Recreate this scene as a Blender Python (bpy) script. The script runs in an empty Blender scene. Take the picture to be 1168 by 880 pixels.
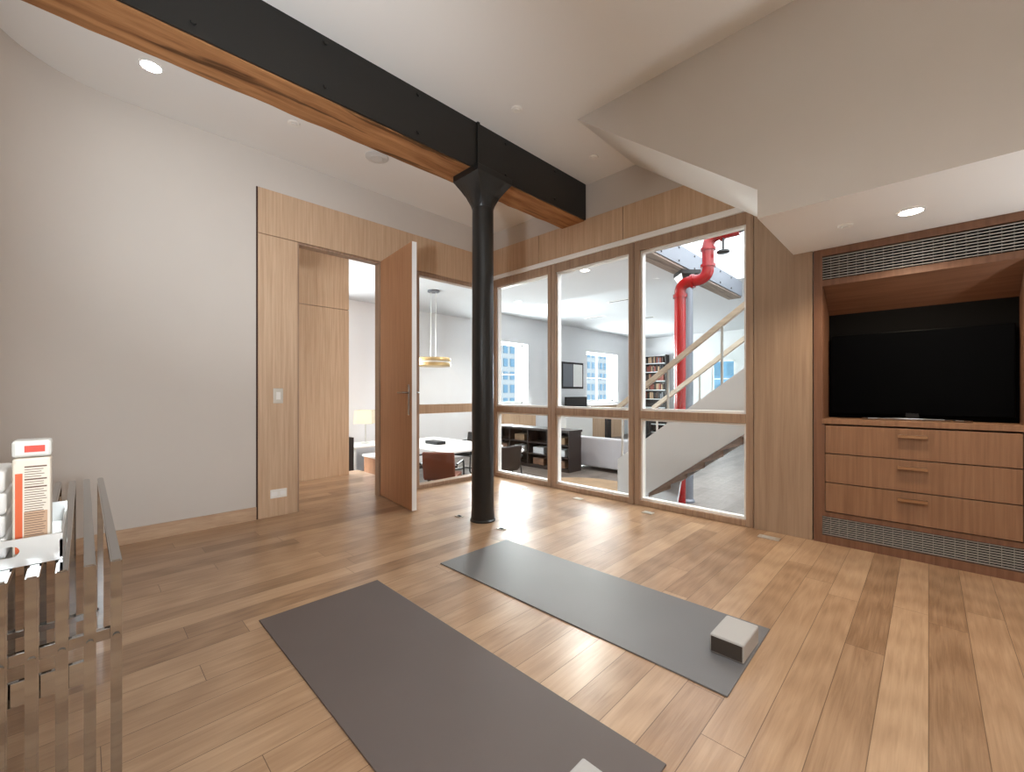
import bpy, bmesh, math, random
from mathutils import Vector, Matrix, Quaternion
random.seed(7)
scene = bpy.context.scene
COL = scene.collection
PI = math.pi

# ------------------------------------------------------------------ materials
def new_mat(name):
    m = bpy.data.materials.new(name); m.use_nodes = True
    nt = m.node_tree
    return m, nt, nt.nodes['Principled BSDF']

def srgb(r, g, b):
    f = lambda c: (c/255/12.92) if c/255 <= .04045 else ((c/255+.055)/1.055)**2.4
    return (f(r), f(g), f(b), 1)

def plain(name, col, rough=.5, metal=0, spec=.5, bump=0, bscale=200, coat=0, var=0):
    m, nt, b = new_mat(name)
    b.inputs['Base Color'].default_value = col
    b.inputs['Roughness'].default_value = rough
    b.inputs['Metallic'].default_value = metal
    b.inputs['Specular IOR Level'].default_value = spec
    b.inputs['Coat Weight'].default_value = coat
    tc = nt.nodes.new('ShaderNodeTexCoord')
    if var:
        n = nt.nodes.new('ShaderNodeTexNoise'); n.inputs['Scale'].default_value = 3; n.inputs['Detail'].default_value = 4
        nt.links.new(tc.outputs['Object'], n.inputs['Vector'])
        mx = nt.nodes.new('ShaderNodeMix'); mx.data_type = 'RGBA'; mx.blend_type = 'MULTIPLY'
        mx.inputs[6].default_value = col
        mr = nt.nodes.new('ShaderNodeMapRange'); mr.inputs[1].default_value = .3; mr.inputs[2].default_value = .7
        mr.inputs[3].default_value = 1-var; mr.inputs[4].default_value = 1
        nt.links.new(n.outputs['Fac'], mr.inputs[0])
        mx.inputs[0].default_value = 1
        nt.links.new(mr.outputs[0], mx.inputs[7]); nt.links.new(mx.outputs[2], b.inputs['Base Color'])
    if bump:
        n2 = nt.nodes.new('ShaderNodeTexNoise'); n2.inputs['Scale'].default_value = bscale; n2.inputs['Detail'].default_value = 3
        nt.links.new(tc.outputs['Object'], n2.inputs['Vector'])
        bp = nt.nodes.new('ShaderNodeBump'); bp.inputs['Strength'].default_value = bump; bp.inputs['Distance'].default_value = .002
        nt.links.new(n2.outputs['Fac'], bp.inputs['Height']); nt.links.new(bp.outputs[0], b.inputs['Normal'])
    return m

def wood(name, dark, light, scale=(28, 28, .9), rough=.45, spec=.35, contrast=(.3, .7), bump=.05, streak=0):
    m, nt, b = new_mat(name)
    tc = nt.nodes.new('ShaderNodeTexCoord'); mp = nt.nodes.new('ShaderNodeMapping')
    mp.inputs['Scale'].default_value = scale
    nt.links.new(tc.outputs['Object'], mp.inputs['Vector'])
    n = nt.nodes.new('ShaderNodeTexNoise'); n.inputs['Scale'].default_value = 1.6; n.inputs['Detail'].default_value = 7; n.inputs['Roughness'].default_value = .62
    n.inputs['Distortion'].default_value = .25
    nt.links.new(mp.outputs[0], n.inputs['Vector'])
    cr = nt.nodes.new('ShaderNodeValToRGB')
    cr.color_ramp.elements[0].position = contrast[0]; cr.color_ramp.elements[0].color = dark
    cr.color_ramp.elements[1].position = contrast[1]; cr.color_ramp.elements[1].color = light
    nt.links.new(n.outputs['Fac'], cr.inputs[0])
    out = cr.outputs[0]
    if streak:
        n3 = nt.nodes.new('ShaderNodeTexNoise'); n3.inputs['Scale'].default_value = .9; n3.inputs['Detail'].default_value = 6; n3.inputs['Distortion'].default_value = 1.2
        nt.links.new(mp.outputs[0], n3.inputs['Vector'])
        mr = nt.nodes.new('ShaderNodeMapRange'); mr.inputs[1].default_value = .56; mr.inputs[2].default_value = .64; mr.inputs[3].default_value = 1; mr.inputs[4].default_value = 1-streak
        nt.links.new(n3.outputs['Fac'], mr.inputs[0])
        mx = nt.nodes.new('ShaderNodeMix'); mx.data_type = 'RGBA'; mx.blend_type = 'MULTIPLY'; mx.inputs[0].default_value = 1
        nt.links.new(out, mx.inputs[6]); nt.links.new(mr.outputs[0], mx.inputs[7]); out = mx.outputs[2]
    nt.links.new(out, b.inputs['Base Color'])
    b.inputs['Roughness'].default_value = rough; b.inputs['Specular IOR Level'].default_value = spec
    bp = nt.nodes.new('ShaderNodeBump'); bp.inputs['Strength'].default_value = bump; bp.inputs['Distance'].default_value = .004
    nt.links.new(n.outputs['Fac'], bp.inputs['Height']); nt.links.new(bp.outputs[0], b.inputs['Normal'])
    return m

def plank_floor(name, cols, w=.137, length=1.7, rough=.3, coat=.2):
    """oak strip floor: strips run along Y, each board its own tone"""
    m, nt, b = new_mat(name)
    L = nt.links.new
    def math_(op, a, c=None):
        n = nt.nodes.new('ShaderNodeMath'); n.operation = op
        for i, v in enumerate((a, c)):
            if v is None: continue
            if isinstance(v, (int, float)): n.inputs[i].default_value = v
            else: L(v, n.inputs[i])
        return n.outputs[0]
    tc = nt.nodes.new('ShaderNodeTexCoord'); sx = nt.nodes.new('ShaderNodeSeparateXYZ'); L(tc.outputs['Object'], sx.inputs[0])
    u = math_('DIVIDE', sx.outputs[0], w); row = math_('FLOOR', u); fu = math_('FRACT', u)
    wn = nt.nodes.new('ShaderNodeTexWhiteNoise'); wn.noise_dimensions = '1D'; L(row, wn.inputs['W'])
    v = math_('ADD', math_('DIVIDE', sx.outputs[1], length), math_('MULTIPLY', wn.outputs['Value'], 7.3))
    brd = math_('FLOOR', v); fv = math_('FRACT', v)
    cb = nt.nodes.new('ShaderNodeCombineXYZ'); L(row, cb.inputs[0]); L(brd, cb.inputs[1])
    wn2 = nt.nodes.new('ShaderNodeTexWhiteNoise'); wn2.noise_dimensions = '2D'; L(cb.outputs[0], wn2.inputs['Vector'])
    # grain, shifted per board
    mp = nt.nodes.new('ShaderNodeMapping'); mp.inputs['Scale'].default_value = (16, 1.1, 1)
    sh = nt.nodes.new('ShaderNodeVectorMath'); sh.operation = 'MULTIPLY_ADD'
    L(wn2.outputs['Color'], sh.inputs[0]); sh.inputs[1].default_value = (40, 40, 40); L(tc.outputs['Object'], sh.inputs[2])
    L(sh.outputs[0], mp.inputs['Vector'])
    g = nt.nodes.new('ShaderNodeTexNoise'); g.inputs['Scale'].default_value = 2.2; g.inputs['Detail'].default_value = 6; g.inputs['Roughness'].default_value = .6; g.inputs['Distortion'].default_value = 1.1
    L(mp.outputs[0], g.inputs['Vector'])
    mp2 = nt.nodes.new('ShaderNodeMapping'); mp2.inputs['Scale'].default_value = (130, 3.2, 1); L(sh.outputs[0], mp2.inputs['Vector'])
    g2 = nt.nodes.new('ShaderNodeTexNoise'); g2.inputs['Scale'].default_value = 1.5; g2.inputs['Detail'].default_value = 4; L(mp2.outputs[0], g2.inputs['Vector'])
    # cathedral figure: distorted bands along the board
    mp3 = nt.nodes.new('ShaderNodeMapping'); mp3.inputs['Scale'].default_value = (9, .9, 1); L(sh.outputs[0], mp3.inputs['Vector'])
    wv = nt.nodes.new('ShaderNodeTexWave'); wv.wave_type = 'RINGS'; wv.inputs['Scale'].default_value = 1.6; wv.inputs['Distortion'].default_value = 5; wv.inputs['Detail'].default_value = 3; wv.inputs['Detail Scale'].default_value = .8
    L(mp3.outputs[0], wv.inputs['Vector'])
    fine = math_('ADD', math_('MULTIPLY', math_('SUBTRACT', g2.outputs['Fac'], .5), .38), math_('MULTIPLY', math_('SUBTRACT', wv.outputs['Fac'], .5), .14))
    fac = math_('ADD', math_('ADD', -.08, fine), math_('ADD', math_('MULTIPLY', wn2.outputs['Value'], .5), math_('MULTIPLY', g.outputs['Fac'], .75)))
    cr = nt.nodes.new('ShaderNodeValToRGB'); L(fac, cr.inputs[0])
    cr.color_ramp.elements[0].position = .12; cr.color_ramp.elements[0].color = cols[0]
    cr.color_ramp.elements[1].position = .9; cr.color_ramp.elements[1].color = cols[2]
    e = cr.color_ramp.elements.new(.5); e.color = cols[1]
    # seams
    eu = math_('MINIMUM', fu, math_('SUBTRACT', 1, fu)); ev = math_('MINIMUM', fv, math_('SUBTRACT', 1, fv))
    su = math_('LESS_THAN', eu, .0012/w); sv = math_('LESS_THAN', ev, .0012/length)
    seam = math_('MAXIMUM', su, sv)
    mx = nt.nodes.new('ShaderNodeMix'); mx.data_type = 'RGBA'; L(seam, mx.inputs[0]); L(cr.outputs[0], mx.inputs[6])
    mx.inputs[7].default_value = tuple(c*.6 for c in cols[0][:3]) + (1,)
    L(mx.outputs[2], b.inputs['Base Color'])
    rr = nt.nodes.new('ShaderNodeMapRange'); L(g.outputs['Fac'], rr.inputs[0]); rr.inputs[3].default_value = rough+.06; rr.inputs[4].default_value = rough-.04
    L(rr.outputs[0], b.inputs['Roughness'])
    b.inputs['Coat Weight'].default_value = coat; b.inputs['Coat Roughness'].default_value = .24
    bp = nt.nodes.new('ShaderNodeBump'); bp.inputs['Strength'].default_value = .06; bp.inputs['Distance'].default_value = .003
    L(g.outputs['Fac'], bp.inputs['Height']); L(bp.outputs[0], b.inputs['Normal'])
    return m

def glass_mat(name, tint=(.97, .985, .98, 1)):
    m = bpy.data.materials.new(name); m.use_nodes = True; nt = m.node_tree
    for n in list(nt.nodes): nt.nodes.remove(n)
    o = nt.nodes.new('ShaderNodeOutputMaterial'); mix = nt.nodes.new('ShaderNodeMixShader')
    t = nt.nodes.new('ShaderNodeBsdfTransparent'); t.inputs[0].default_value = tint
    g = nt.nodes.new('ShaderNodeBsdfGlossy'); g.inputs['Roughness'].default_value = 0.0
    fr = nt.nodes.new('ShaderNodeFresnel'); fr.inputs['IOR'].default_value = 1.35
    geo = nt.nodes.new('ShaderNodeNewGeometry'); inv = nt.nodes.new('ShaderNodeMath'); inv.operation = 'SUBTRACT'; inv.inputs[0].default_value = 1
    mul = nt.nodes.new('ShaderNodeMath'); mul.operation = 'MULTIPLY'
    nt.links.new(geo.outputs['Backfacing'], inv.inputs[1]); nt.links.new(fr.outputs[0], mul.inputs[0]); nt.links.new(inv.outputs[0], mul.inputs[1])
    nt.links.new(mul.outputs[0], mix.inputs[0]); nt.links.new(t.outputs[0], mix.inputs[1]); nt.links.new(g.outputs[0], mix.inputs[2])
    nt.links.new(mix.outputs[0], o.inputs[0])
    return m

def emit(name, col, s):
    m = bpy.data.materials.new(name); m.use_nodes = True; nt = m.node_tree
    b = nt.nodes['Principled BSDF']; b.inputs['Base Color'].default_value = col
    b.inputs['Emission Color'].default_value = col; b.inputs['Emission Strength'].default_value = s
    return m

M = dict(
    plaster=plain('warm_white_plaster', srgb(222, 216, 208), .85, spec=.2, bump=.02, bscale=90),
    wallpaint=plain('greige_wall_paint', srgb(203, 195, 186), .8, spec=.25, bump=.03, bscale=60, var=.02),
    ceiling=plain('ceiling_paint', srgb(229, 226, 221), .9, spec=.2),
    bulk=plain('bulkhead_paint', srgb(226, 219, 209), .85, spec=.2),
    loftwhite=plain('loft_white_paint', srgb(226, 227, 229), .85, spec=.2),
    loftgrey=plain('loft_grey_paint', srgb(208, 210, 213), .85, spec=.2),
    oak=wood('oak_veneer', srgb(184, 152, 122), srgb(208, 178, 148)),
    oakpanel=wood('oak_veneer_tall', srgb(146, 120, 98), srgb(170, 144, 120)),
    oakdoor=wood('oak_veneer_door', srgb(164, 116, 82), srgb(186, 140, 104)),
    oakframe=wood('oak_window_frame', srgb(140, 112, 92), srgb(172, 144, 120)),
    oakcab=wood('oak_cabinet', srgb(122, 88, 64), srgb(150, 112, 84)),
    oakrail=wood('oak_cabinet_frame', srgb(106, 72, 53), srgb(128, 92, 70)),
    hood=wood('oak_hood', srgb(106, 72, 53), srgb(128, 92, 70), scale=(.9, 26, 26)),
    base=wood('oak_baseboard', srgb(176, 144, 116), srgb(200, 170, 140), scale=(3, 3, 30)),
    timber=wood('rough_timber', srgb(112, 70, 40), srgb(190, 138, 92), scale=(9, .8, 9), rough=.8, spec=.15, contrast=(.25, .75), bump=.6, streak=.65),
    steel=plain('black_painted_steel', srgb(28, 26, 23), .42, spec=.45, bump=.05, bscale=60),
    iron=plain('black_painted_iron', srgb(30, 29, 28), .28, spec=.5, bump=.04, bscale=40),
    gap=plain('dark_reveal', srgb(70, 45, 32), .8),  # dark brown standing in for shade in gaps
    white=plain('white_lacquer', srgb(238, 236, 232), .4),
    plastic=plain('white_plastic', srgb(232, 228, 220), .35),
    plate=plain('brushed_plate', srgb(205, 198, 186), .35, metal=.6),
    plate2=plain('pale_speaker_cloth', srgb(206, 203, 198), .8),
    black=plain('black_gloss_screen', (.0008, .0008, .001, 1), .35, spec=.03),
    blackplastic=plain('black_plastic', srgb(12, 11, 12), .4, spec=.25),
    dark=plain('dark_void', srgb(6, 5, 5), .8, spec=.1),
    slat=plain('pale_metal_slat', srgb(176, 172, 166), .45, metal=.3),
    bronze=plain('bronze_pull', srgb(178, 138, 104), .3, metal=.8),
    chrome=plain('chrome', (.42, .42, .42, 1), .04, metal=1),
    silver=plain('satin_silver', (.70, .71, .69, 1), .32, metal=.75),
    mat_=plain('yoga_mat_rubber', srgb(98, 88, 84), .55, spec=.4, bump=.25, bscale=420, var=.06),
    mat2=plain('yoga_mat_rubber_far', srgb(108, 106, 106), .42, spec=.45, bump=.25, bscale=420, var=.06),
    foam=plain('grey_foam', srgb(176, 173, 169), .7, spec=.2, bump=.1, bscale=300),
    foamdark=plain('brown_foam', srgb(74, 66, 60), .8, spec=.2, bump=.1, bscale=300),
    floor=plank_floor('oak_strip_floor', [srgb(126, 95, 68), srgb(160, 127, 97), srgb(184, 152, 120)]),
    loftfloor=plank_floor('loft_grey_oak_floor', [srgb(78, 70, 64), srgb(98, 90, 84), srgb(118, 110, 104)], w=.2, length=2.2, rough=.35, coat=0),
    glass=glass_mat('clear_glass'),
    lamp=emit('lit_lens', (1, .95, .88, 1), 9),
    timbergrey=wood('weathered_timber', srgb(112, 98, 88), srgb(160, 146, 134), scale=(14, .9, 14), rough=.8, bump=.3, streak=.4),
    red=plain('red_pipe_paint', srgb(140, 5, 9), .25, coat=.4),
    rail=wood('oak_handrail', srgb(196, 182, 164), srgb(222, 210, 194), scale=(2, 20, 20)),
    tread=wood('brown_tread', srgb(112, 84, 66), srgb(150, 118, 96), scale=(4, 4, 20)),
    leather=plain('brown_leather', srgb(120, 68, 50), .45, var=.15),
    grey=plain('grey_upholstery', srgb(150, 148, 152), .9, bump=.2, bscale=120),
    espresso=plain('espresso_wood', srgb(38, 28, 24), .45, var=.2),
    shade=plain('parchment_shade', srgb(222, 212, 186), .8),
    greysteel=plain('grey_steel', srgb(112, 116, 124), .5, metal=.2),
    rugm=plain('rug_wool', srgb(146, 122, 96), .95, bump=.4, bscale=80, var=.3),
    towel=plain('white_towel', srgb(226, 224, 220), .95, spec=.1, bump=.08, bscale=350),
    orange=plain('orange_print', srgb(214, 92, 40), .5),
    redprint=plain('red_print', srgb(206, 64, 40), .5),
    ink=plain('brown_ink', srgb(110, 84, 66), .6),
    tanprint=plain('tan_print', srgb(196, 160, 130), .6),
    carton=plain('cream_carton', srgb(226, 216, 200), .5),
    clearlid=plain('frosted_lid', srgb(214, 214, 208), .3),
    brass=plain('brushed_brass', srgb(200, 172, 122), .35, metal=.6),
    paleblue=plain('pale_blue_facade', srgb(84, 122, 148), .7),
    palefac=plain('pale_facade', srgb(206, 212, 216), .8),
    bluewin=plain('blue_facade_glass', srgb(62, 98, 122), .4),
    facade=plain('pale_facade_stone', srgb(128, 133, 137), .8),
)

# ------------------------------------------------------------------ mesh helpers
def box(bm, x0, x1, y0, y1, z0, z1, bev=0, seg=2):
    r = bmesh.ops.create_cube(bm, size=1)
    vs = r['verts']
    for v in vs:
        v.co = Vector(((x0+x1)/2+v.co.x*(x1-x0), (y0+y1)/2+v.co.y*(y1-y0), (z0+z1)/2+v.co.z*(z1-z0)))
    if bev:
        es = list({e for v in vs for e in v.link_edges})
        bmesh.ops.bevel(bm, geom=es, offset=bev, segments=seg, affect='EDGES', profile=.5)

def prism(bm, poly, axis, a, b):
    """poly in the two remaining axes, extruded from a to b along axis ('x','y','z')"""
    def P(u, v, w):
        return {'x': (w, u, v), 'y': (u, w, v), 'z': (u, v, w)}[axis]
    A = [bm.verts.new(P(u, v, a)) for u, v in poly]; B = [bm.verts.new(P(u, v, b)) for u, v in poly]
    n = len(poly)
    fs = [bm.faces.new(A), bm.faces.new(B[::-1])]
    for i in range(n): fs.append(bm.faces.new((A[i], B[i], B[(i+1) % n], A[(i+1) % n])))
    bmesh.ops.recalc_face_normals(bm, faces=fs)

def sweep(bm, pts, r, seg=16, caps=True, radii=None, squash=1):
    pts = [Vector(p) for p in pts]; rings = []
    T0 = (pts[1]-pts[0]).normalized()
    N = T0.orthogonal().normalized()
    prev = T0
    for i, p in enumerate(pts):
        T = (pts[min(i+1, len(pts)-1)]-pts[max(i-1, 0)]).normalized()
        q = prev.rotation_difference(T); N = (q @ N).normalized(); prev = T
        B = T.cross(N); rr = radii[i] if radii else r
        rings.append([bm.verts.new(p+(N*math.cos(2*PI*k/seg)+B*math.sin(2*PI*k/seg)*squash)*rr) for k in range(seg)])
    fs = []
    for a, b in zip(rings, rings[1:]):
        for k in range(seg):
            f = bm.faces.new((a[k], a[(k+1) % seg], b[(k+1) % seg], b[k])); f.smooth = True; fs.append(f)
    if caps:
        fs.append(bm.faces.new(rings[0][::-1])); fs.append(bm.faces.new(rings[-1]))
    bmesh.ops.recalc_face_normals(bm, faces=fs)

def lathe(bm, prof, cx, cy, seg=32, cap=True):
    """profile [(r,z)...] turned about the vertical at cx,cy"""
    rings = []
    for r, z in prof:
        rings.append([bm.verts.new((cx+r*math.cos(2*PI*k/seg), cy+r*math.sin(2*PI*k/seg), z)) for k in range(seg)])
    fs = []
    for a, b in zip(rings, rings[1:]):
        for k in range(seg):
            f = bm.faces.new((a[k], a[(k+1) % seg], b[(k+1) % seg], b[k])); f.smooth = True; fs.append(f)
    if cap:
        fs.append(bm.faces.new(rings[0])); fs.append(bm.faces.new(rings[-1][::-1]))
    bmesh.ops.recalc_face_normals(bm, faces=fs)

def bend(a, b, c, r, n=8):
    """points of a rounded corner at b between a and c"""
    a, b, c = Vector(a), Vector(b), Vector(c)
    u = (a-b).normalized(); v = (c-b).normalized()
    p, q = b+u*r, b+v*r
    return [((1-t)**2)*p+2*t*(1-t)*b+t*t*q for t in [i/n for i in range(n+1)]]

def path(pts, r):
    out = [Vector(pts[0])]
    for i in range(1, len(pts)-1): out += bend(pts[i-1], pts[i], pts[i+1], r)
    return out+[Vector(pts[-1])]

ROOTLOC = {}
def root_of(o):
    while o.parent: o = o.parent
    return o

def obj(name, bm, mat, parent=None, loc=None, smooth=False):
    """one mesh object; geometry given in world (or, under a thing at the origin, local) coordinates"""
    off = Vector(loc) if loc else (Vector(ROOTLOC.get(root_of(parent).name, (0, 0, 0))) if parent else Vector((0, 0, 0)))
    bmesh.ops.translate(bm, verts=bm.verts, vec=-off)
    me = bpy.data.meshes.new(name); bm.to_mesh(me); bm.free()
    mats = mat if isinstance(mat, (list, tuple)) else [mat]
    for k in mats: me.materials.append(k)
    o = bpy.data.objects.new(name, me); COL.objects.link(o)
    if parent: o.parent = parent
    elif loc: o.location = loc
    if not parent: ROOTLOC[o.name] = tuple(off)
    if smooth:
        for p in me.polygons: p.use_smooth = True
    if any(p.use_smooth for p in me.polygons): me.set_sharp_from_angle(angle=math.radians(35))
    return o

def B(*boxes, bev=0):
    bm = bmesh.new()
    for b in boxes: box(bm, *b, bev=bev)
    return bm

def tag(o, label, cat, group=None, kind=None):
    o['label'] = label; o['category'] = cat
    if group: o['group'] = group
    if kind: o['kind'] = kind
    return o

def thing(name, label, cat, loc, group=None, rot=0, local=False):
    o = bpy.data.objects.new(name, None); COL.objects.link(o); o.location = loc; o.rotation_euler = (0, 0, rot)
    o.empty_display_size = .1
    ROOTLOC[o.name] = (0, 0, 0) if local else tuple(loc)
    return tag(o, label, cat, group)

def struct(name, bm, mat, label, cat, parent=None):
    o = obj(name, bm, mat, parent)
    if not parent: tag(o, label, cat, kind='structure')
    return o

def copy_tree(o, parent=None):
    c = o.copy(); COL.objects.link(c)
    if parent: c.parent = parent
    else: ROOTLOC[c.name] = ROOTLOC.get(o.name, (0, 0, 0))
    for ch in list(o.children): copy_tree(ch, c)
    return c

# ------------------------------------------------------------------ the room (X along the glazed wall, Y towards it, metres)
XL, YF, YB, XR = -4.34, 4.0, -.39, 2.8
ZL, ZC, ZS = 3.355, 3.5, 2.25
struct('floor', B((XL-.10, XR, YB-.1, YF+.10, -.12, 0)), M['floor'], 'oak strip floor of the studio room', 'floor')

# wall_left: plaster plane with rounded corner into the back wall
bm = bmesh.new()
R = .62
arc = [(XL+R-R*math.cos(t), .2-R*math.sin(t)) for t in [PI/2*i/32 for i in range(33)]]
inner = [(XL, 1.098)] + arc
outer = [(XL-.12, 1.098), (XL-.12, .2-R-.12), (arc[-1][0], .2-R-.12)]
poly = inner + outer[::-1]
prism(bm, poly, 'z', 0, 3.5)
for f in bm.faces: f.smooth = True
box(bm, XL-.12, XL, 1.098, 4.1, 3.02, 3.5)
struct('wall_left', bm, M['wallpaint'], 'greige plaster wall left of the door, rounded into the corner', 'wall')
YBK = .2-R
struct('wall_back', B((arc[-1][0], XR, YBK-.12, YBK, 0, 3.5)), M['wallpaint'], 'plaster wall behind the chrome table', 'wall')
# baseboard following wall_left
bm = bmesh.new()
def off_poly(d0, d1):
    a = [(XL+d0, 1.098)] + [(XL+R-(R-d0)*math.cos(t), .2-(R-d0)*math.sin(t)) for t in [PI/2*i/32 for i in range(33)]]
    b = [(XL+d1, 1.098)] + [(XL+R-(R-d1)*math.cos(t), .2-(R-d1)*math.sin(t)) for t in [PI/2*i/32 for i in range(33)]]
    return a + b[::-1]
prism(bm, off_poly(0, .014), 'z', 0, .115)
struct('baseboard_left', bm, M['base'], 'oak baseboard along the greige wall', 'baseboard')
struct('baseboard_back', B((arc[-1][0], XR, YBK, YBK+.014, 0, .115)), M['base'], 'oak baseboard along the back wall', 'baseboard')

# right wall (outside the frame)
struct('wall_right', B((XR, XR+.12, YBK, YF+.5, 0, 3.5)), M['wallpaint'], 'plaster wall closing the room on the right', 'wall')

# ceilings
struct('ceiling', B((-3.0, XR, YBK-.1, YF+.1, ZC, ZC+.15)), M['ceiling'], 'pale plaster ceiling right of the beam', 'ceiling')
struct('ceiling_left', B((XL-.12, -3.0, YBK-.1, YF+.1, ZL, ZL+.27)), M['ceiling'], 'pale plaster ceiling strip left of the beam', 'ceiling')
# dropped bulkhead: vertical face, sloping underside on its left, level soffit over the media cabinet
bm = bmesh.new()
prism(bm, [(-2.157, ZC+.02), (-2.157, ZC), (-.77, 2.43), (-.77, ZS), (XR, ZS), (XR, ZC+.02)], 'y', 2.99, YF+.02)
bm.normal_update()
for f in bm.faces: f.material_index = 1 if f.normal.y < -.5 else 0
struct('ceiling_bulkhead', bm, [M['ceiling'], M['wallpaint']], 'dropped plaster bulkhead with a sloping left underside', 'ceiling')

# wall_front: everything around the glazing
struct('wall_front', B((XL-.12, -1.0, YF, YF+.12, 3.11, 3.5), (.50, XR, YF, YF+.12, 0, 3.5), (-1.09, .50, YF+.02, YF+.12, 2.26, 3.5), (-.64, .5, YF+.47, YF+.55, 0, 2.3)),
       M['wallpaint'], 'plaster strip above the oak panels over the glazed wall', 'wall')
# oak header panels (three) over the glazing
hx = [XL+.01, -3.461, -2.294, -1.06]
for i in range(3):
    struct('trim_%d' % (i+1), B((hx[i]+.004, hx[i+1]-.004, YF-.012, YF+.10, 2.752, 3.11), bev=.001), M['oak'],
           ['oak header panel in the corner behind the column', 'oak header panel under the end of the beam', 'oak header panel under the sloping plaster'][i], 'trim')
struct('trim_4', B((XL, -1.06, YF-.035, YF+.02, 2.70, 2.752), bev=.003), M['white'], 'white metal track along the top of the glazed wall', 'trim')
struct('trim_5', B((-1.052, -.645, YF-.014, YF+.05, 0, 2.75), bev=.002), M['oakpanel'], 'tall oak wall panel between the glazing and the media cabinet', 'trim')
struct('trim_6', B((hx[0], -1.06, YF+.0, YF+.1, 3.1, 3.112)), M['gap'], 'thin shadow line on top of the header panels', 'trim')  # shadow line put in as a dark coloured strip

# glazed bays
def bay(n, x0, x1, label):
    fw = .058
    y0, y1 = YF-.015, YF+.085
    w = struct('window_%d' % n, B((x0, x0+fw, y0, y1, 0, 2.70), (x1-fw, x1, y0, y1, 0, 2.70), (x0+fw, x1-fw, y0, y1, 2.60, 2.70),
                                  (x0+fw, x1-fw, y0, y1, 0, .055), bev=.004), M['oakframe'], label, 'window')
    struct('middle_rail', B((x0+fw, x1-fw, y0+.004, y1-.004, .885, .965), bev=.004), M['oakframe'], '', '', w)
    # glazing beads, pale
    gy0, gy1 = YF+.012, YF+.075
    beads = []
    for z0, z1 in ((.055, .885), (.965, 2.60)):
        beads += [(x0+fw, x0+fw+.02, gy0, gy1, z0, z1), (x1-fw-.02, x1-fw, gy0, gy1, z0, z1), (x0+fw+.02, x1-fw-.02, gy0, gy1, z0, z0+.022), (x0+fw+.02, x1-fw-.02, gy0, gy1, z1-.022, z1)]
    struct('glazing_bead', B(*beads), M['white'], '', '', w)
    for z0, z1 in ((.077, .863), (.987, 2.578)):
        struct('pane', B((x0+fw+.02, x1-fw-.02, YF+.04, YF+.048, z0, z1)), M['glass'], '', '', w)
bay(1, -4.30, -3.262, 'oak framed glazing bay next to the corner, black shelving behind it')
bay(2, -3.256, -2.166, 'middle oak framed glazing bay, grey sofa behind it')
bay(3, -2.160, -1.058, 'oak framed glazing bay with the red pipe and stair behind it')

# door wall panels
struct('trim_7', B((XL-.10, XL+.012, 1.112, 1.449, 0, 2.598), bev=.0015), M['oak'], 'tall oak panel left of the doorway with a light switch', 'trim')
struct('trim_8', B((XL-.10, XL+.012, 1.112, 3.98, 2.604, 3.018), bev=.0015), M['oak'], 'long oak header panel above the door', 'trim')
struct('trim_9', B((XL-.10, XL+.006, 1.098, 1.111, 0, 3.02)), M['gap'], 'dark shadow gap beside the oak door panel', 'trim')  # dark strip stands in for the shade inside the gap
struct('trim_10', B((XL-.10, XL+.010, 2.324, 2.76, 0, 2.6), bev=.0015), M['oak'], 'oak post between the open door and the side glazing', 'trim')
struct('trim_11', B((XL-.10, XL-.005, 1.449, 1.468, 0, 2.6), (XL-.10, XL-.005, 2.306, 2.324, 0, 2.6), (XL-.10, XL-.005, 1.468, 2.306, 2.582, 2.6)), M['oakframe'], 'oak lining of the open doorway', 'trim')
# side glazing in the door wall
fw = .05
x0, x1 = XL-.075, XL+.015
w = struct('window_5', B((x0, x1, 2.765, 2.765+fw, 0, 2.6), (x0, x1, 3.90, 3.95, 0, 2.6), (x0, x1, 2.815, 3.90, 2.55, 2.6), (x0, x1, 2.815, 3.90, 0, .045), bev=.004), M['oakframe'],
           'oak framed side glazing between the open door and the column', 'window')
struct('middle_rail', B((x0+.004, x1-.004, 2.815, 3.90, .895, 1.005), bev=.004), M['oak'], '', '', w)
for z0, z1 in ((.045, .895), (1.005, 2.55)):
    struct('pane', B((XL-.034, XL-.026, 2.815, 3.90, z0, z1)), M['glass'], '', '', w)
struct('trim_12', B((XL-.12, XL+.0, 3.95, 4.12, 0, 3.5)), M['oak'], 'oak corner post behind the column', 'trim')

# door leaf, swung into the room
ang = math.atan2(-.10, .787)
d = thing('door_1', 'tall oak veneer door standing open into the room', 'door', (XL+.006, 2.316, 0), rot=ang, local=True)
d['kind'] = 'structure'
W = .80
obj('leaf', B((0, W, 0, .055, .012, 2.605), bev=.003), M['oakdoor'], d)
obj('edge_strip', B((W-.001, W+.004, .004, .051, .012, 2.605)), M['white'], d)
for s in (-1, 1):
    yy = 0 if s < 0 else .055
    hp = obj('handle_plate', B((W-.075, W-.045, min(yy, yy+s*.008), max(yy, yy+s*.008), .93, 1.23), bev=.003), M['chrome'], d)
    bm = bmesh.new()
    sweep(bm, path([(W-.06, yy, 1.15), (W-.06, yy+s*.055, 1.15), (W-.20, yy+s*.055, 1.15)], .02), .009, 12)
    obj('lever', bm, M['chrome'], hp)

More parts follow.
